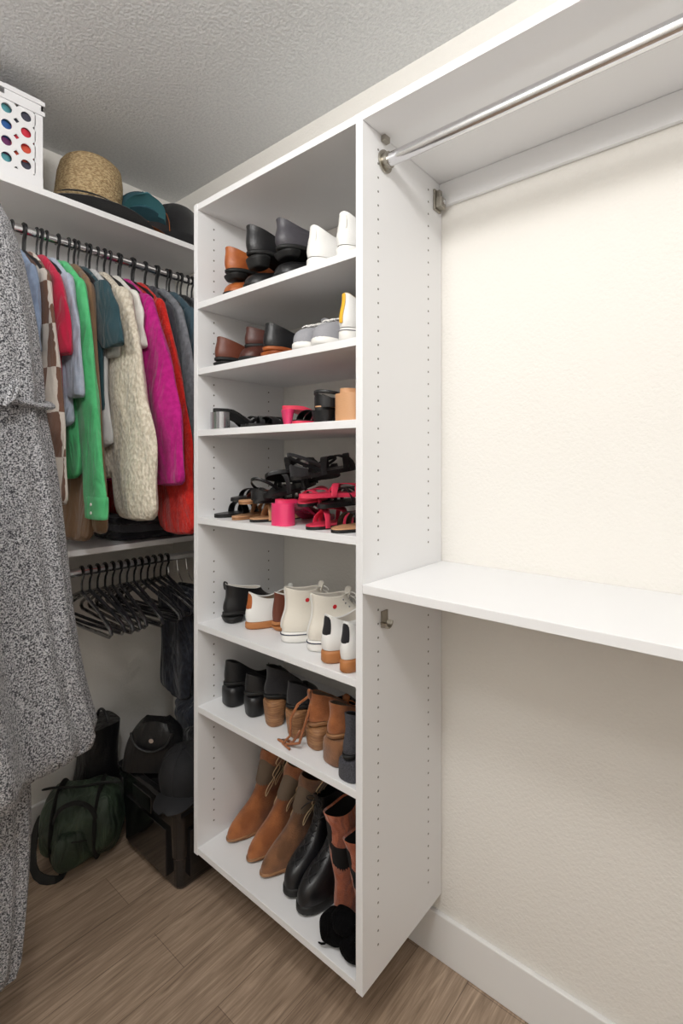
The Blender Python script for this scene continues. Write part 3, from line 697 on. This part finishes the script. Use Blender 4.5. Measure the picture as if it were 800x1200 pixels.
shoe('grey_running_shoe','sneaker',(to(.90,.26),.84,Z),P_,gry,rub,ldark,soleT=.022,W=.041,lace=rub,ph=.95)
shoe('white_yellow_sneaker','sneaker',(xo-.01,.752,Z),0,whl,rub,ldark,soleT=.032,W=.041,lace=rub,ph=.95,trim=yel,stripes=gry,foxing=gry,backstripe=yel)
Z = zs(4)
sandal('black_block_heel_sandal',(xo,1.256,Z),0,blks,blkr,blks,Hh=.052,heelm=silver,ankle=False,straps=(.6,.74),hw=1)
sandal('black_slide_sandal',(to(.92,.245),1.168,Z),P_+.1,blks,blkr,blks,Hh=.0,ankle=False,straps=(.5,.6,.7),lift=.034,cross=True)
sandal('black_slide_sandal',(to(.905,.245),1.083,Z),P_-.1,blk,blkr,blk,Hh=.0,ankle=False,straps=(.55,.68),sw=.014,lift=.03)
sandal('pink_heeled_sandal',(xo+.04,1.005,Z),-.45,pink,coral,coral,Hh=.045,heelm=pink,ankle=False,straps=(.55,.65,.75),hl=.03,hw=.55,lift=.05)
sandal('black_slide_sandal',(to(.90,.245),.925,Z),P_+.05,blk,coral,blk,Hh=.0,ankle=False,straps=(.5,.64,.76),sw=.013,lift=.035)
sandal('black_strappy_heel',(xo,.842,Z),-.1,blk,blkr,nude,Hh=.03,heelm=blk,straps=(.55,.70,.82),sw=.008,cross=True,ankle=True,lift=.05,flop=-.012)
sandal('nude_block_heel',(xo-.004,.756,Z),0,nude,nude,nude,Hh=.065,heelm=nude,straps=(.68,.76),hl=.06,hw=1,W=.042,ankle=False)
Z = zs(3)
sandal('black_flat_sandal',(to(.91,.245),1.255,Z),P_,blk,blkr,blk,straps=(.5,.65),ankle=False,sw=.012,lift=.04)
sandal('black_flat_sandal',(to(.905,.245),1.235,Z+.052),P_+.25,blk,blkr,blk,straps=(.5,.65),ankle=False,sw=.012,lift=.03)
sandal('tan_flat_sandal',(xo,1.165,Z),radians(8),nude,wood,nude,straps=(.5,.62,.74),ankle=False,sw=.010)
sandal('tan_flat_sandal',(to(.90,.245),1.165,Z+.047),P_+.15,brown,wood,nude,straps=(.5,.7),ankle=False,sw=.010,lift=.03)
sandal('snake_print_sandal',(to(.905,.245),1.075,Z),P_-.05,nude,blkr,nude,straps=(.45,.58,.7),sw=.011,ankle=False,cross=True)
sandal('black_strappy_sandal',(xo+.0,1.07,Z+.052),radians(14),blk,blkr,blk,straps=(.5,.6,.7,.8),cross=True,ankle=True,flop=.01)
sandal('black_strappy_sandal',(to(.91,.24),1.08,Z+.098),P_+.2,blks,blkr,blk,straps=(.35,.5,.65),cross=True,ankle=True,ry=.12,lift=.05)
sandal('pink_block_heel_sandal',(xo-.008,.975,Z),radians(5),pink,pink,coral,Hh=.058,heelm=pink,straps=(.6,.72),ankle=False,hw=1,hl=.05)
sandal('coral_flat_sandal',(to(.905,.24),.985,Z+.072),P_+.35,coral,blk,coral,straps=(.45,.6,.75),cross=True,ankle=False,lift=.03,ry=.08)
sandal('coral_flat_sandal',(xo,.90,Z+.075),radians(-16),coral,coral,coral,straps=(.45,.6,.75),cross=True,ankle=False,lift=.03)
sandal('black_strappy_sandal',(xo+.02,.95,Z+.118),radians(-14),blks,blkr,blk,straps=(.45,.6,.75),cross=True,ankle=True,ry=radians(-8),flop=.01)
sandal('black_strappy_sandal',(to(.94,.24),1.0,Z+.122),P_-.3,blks,blkr,blk,straps=(.35,.5,.65),cross=True,ankle=True,rx=.45,lift=.055)
sandal('coral_flat_sandal',(to(.895,.245),.872,Z),P_+.05,coral,blk,coral,straps=(.45,.6,.75),cross=True,ankle=False)
sandal('black_flat_sandal',(xo+.01,.84,Z+.052),radians(12),blk,blkr,blk,straps=(.45,.6,.75),ankle=False,sw=.010)
sandal('black_flat_sandal',(to(.893,.245),.765,Z),P_-.05,blk,blkr,nude,straps=(.5,.62,.75),ankle=True,sw=.010)
Z = zs(2)
x5 = .935
shoe('black_ankle_boot','ankle',(x5,1.248,Z),-.12,blk,blkr,lwht,Hh=.022,W=.042,trim=rub,ph=.72,pull=blk)
shoe('white_tan_sneaker','sneaker',(x5+.01,1.155,Z),-.28,whl,gum,lin,soleT=.022,W=.042,lace=rub,ph=1.0,tab=tan)
shoe('brown_leather_shoe','loafer',(x5+.05,1.085,Z),-.22,brown,gum,lwht,Hh=.015,W=.036,ph=1.4,trim=rub,L=.23)
shoe('white_canvas_high_top','hitop',(x5+.005,1.0,Z),-.42,canvas,rub,lwht,soleT=.030,W=.047,lace=rub,L=.255,toecap=rub,foxing=navyl,patch=redh,ph=.84,backstripe=rub,eyelets=silver)
shoe('white_canvas_high_top','hitop',(x5+.005,.902,Z),-.42,canvas,rub,lwht,soleT=.030,W=.047,lace=rub,L=.255,toecap=rub,foxing=navyl,patch=redh,ph=.84,backstripe=rub,eyelets=silver)
shoe('white_court_sneaker','sneaker',(x5-.030,.818,Z),-.15,whl,gum,lwht,soleT=.032,W=.046,lace=rub,stripes=blks,tab=blks,ph=1.0)
shoe('white_court_sneaker','sneaker',(x5-.045,.746,Z),0,whl,gum,lwht,soleT=.032,W=.037,lace=rub,stripes=blks,tab=blks,ph=1.0)
Z = zs(1)
x6 = .94
shoe('black_block_heel_boot','pump',(x6,1.250,Z),-.15,blk,blkr,ldark,Hh=.06,heelm=blk,W=.042,L=.24,hw=.95,ph=1.4)
shoe('black_block_heel_pump','pump',(x6,1.155,Z),-.32,blk,blkr,ldark,Hh=.06,heelm=blk,W=.040,L=.24,hw=.8,ph=1.1)
shoe('black_suede_bootie','ankle',(x6,1.070,Z),-.32,blks,blkr,ldark,Hh=.078,heelm=wood,W=.042,L=.235,pt=.2,hw=.72,ph=.66)
shoe('black_suede_bootie','pump',(x6,.980,Z),-.32,blks,blkr,ldark,Hh=.078,heelm=wood,W=.042,L=.235,pt=.2,hw=.72,ph=1.3)
shoe('cognac_suede_bootie','ankle',(x6-.005,.898,Z),-.22,cogs,wood,lin,Hh=.06,heelm=wood,W=.042,L=.24,lace=cogs,ph=.62,pull=cogs)
shoe('cognac_suede_bootie','ankle',(x6-.02,.814,Z),-.12,cogs,wood,lin,Hh=.064,heelm=choc,W=.042,L=.24,lace=cogs,hw=1,ph=.62)
shoe('charcoal_glitter_boot','ankle',(x6-.045,.743,Z),0,glit,blkr,ldark,Hh=.05,heelm=glit,W=.036,L=.24,hw=1,ph=.8)
b = MB()
b.tube([(.95,.90,Z+.12),(.925,.895,Z+.08),(.915,.91,Z+.02),(.910,.95,Z+.004),(.912,.985,Z+.004),(.922,.965,Z+.006),(.915,.935,Z+.012),(.92,.91,Z+.05)], .0036, cogs, 6)
b.tube([(.945,.905,Z+.13),(.925,.925,Z+.11),(.918,.945,Z+.07),(.912,.94,Z+.03),(.905,.96,Z+.005),(.90,.93,Z+.004)], .0036, cogs, 6)
b.obj('suede_boot_tie')
Z = zs(0)
shoe('tan_cowboy_boot','cowboy',(to(.955,.25),1.255,Z),P_,cogs,wood,lin,Hh=.035,heelm=wood,W=.039,L=.25,pt=.35,stitch=stc,lean=(-.0,.30),slouch=.006,ph=.95)
shoe('tan_cowboy_boot','cowboy',(to(.945,.255),1.160,Z),P_+.05,cogs,wood,lin,Hh=.035,heelm=wood,W=.039,L=.255,pt=.35,stitch=stc,lean=(.0,.40),slouch=.006,ph=.95)
shoe('brown_cowboy_boot','cowboy',(to(.935,.26),1.070,Z),P_-.03,choc,wood,lin,Hh=.035,heelm=wood,W=.040,L=.26,pt=.35,stitch=stc,lean=(-.0,.35),slouch=.006,ph=.95)
shoe('black_combat_boot','combat',(to(.935,.245),.985,Z),P_+.03,blk,blkr,ldark,Hh=.012,soleT=.026,W=.038,L=.245,lace=blks,ph=1.0,pull=blks)
shoe('black_combat_boot','combat',(to(.92,.245),.905,Z),P_-.04,blk,blkr,ldark,Hh=.012,soleT=.026,W=.038,L=.245,lace=blks,ph=1.0,pull=blks)
shoe('rust_slouch_boot','combat',(.965,.828,Z),.05,rust,blkr,ldark,W=.042,L=.22,ph=1.5,slouch=.014,lean=(-.25,.05))
shoe('rust_slouch_boot','combat',(.955,.750,Z),0,rust,blkr,ldark,W=.038,L=.22,ph=1.35,slouch=.012,lean=(-.25,.1))
b = MB()
b.blob((.930,.800,Z+.036),(.038,.036,.036),fuzz,24,12,.10,8,.85,Z+.0005); b.blob((.922,.742,Z+.032),(.032,.030,.032),fuzz,20,10,.1,9,.9,Z+.0005); b.blob((.925,.77,Z+.07),(.030,.036,.022),fuzz,20,10,.12,19,.9,Z+.05)
b.tube([(.90,.80,Z+.08),(.893,.79,Z+.05),(.892,.80,Z+.015),(.895,.83,Z+.006)], .003, fuzz, 6)
b.obj('black_fuzzy_slipper', sub=1)
# ---------------------------------------------------------------- lights + fixtures
def fixture(x, y, watts, r=.13, colr=(1,.985,.965)):
    root = empty('ceiling_and_fill_light', (x,y,H))
    b = MB(); b.lathe([(r*.5,0),(r*.52,-.015),(r*.4,-.03),(.01,-.03)], M['nickel'], 40); b.obj('canopy', parent=root)
    l = bpy.data.lights.new('lamp', 'POINT'); l.shadow_soft_size = .11; l.energy = watts; l.color = colr
    o = bpy.data.objects.new('lamp', l); S.collection.objects.link(o); o.parent = root; o.location = (0,0,-.16)
    return root
fixture(-.05,.20,28)
fixture(-.55,.75,20)  # added fill lamp out of view, made up to brighten the closet
w = bpy.data.worlds.new('World'); S.world = w; w.use_nodes = True
w.node_tree.nodes['Background'].inputs[0].default_value = (.9,.92,1,1); w.node_tree.nodes['Background'].inputs[1].default_value = .4
# ---------------------------------------------------------------- camera
cd = bpy.data.cameras.new('camera'); cam = bpy.data.objects.new('camera', cd); S.collection.objects.link(cam)
cam.location = (0,0,1.36); cam.rotation_euler = (pi/2,0,-radians(49.9)); cd.lens = 17.82; cd.sensor_width = 36; cd.shift_y = -.05; cd.clip_start = .02
S.camera = cam
S.view_settings.view_transform = 'Standard'
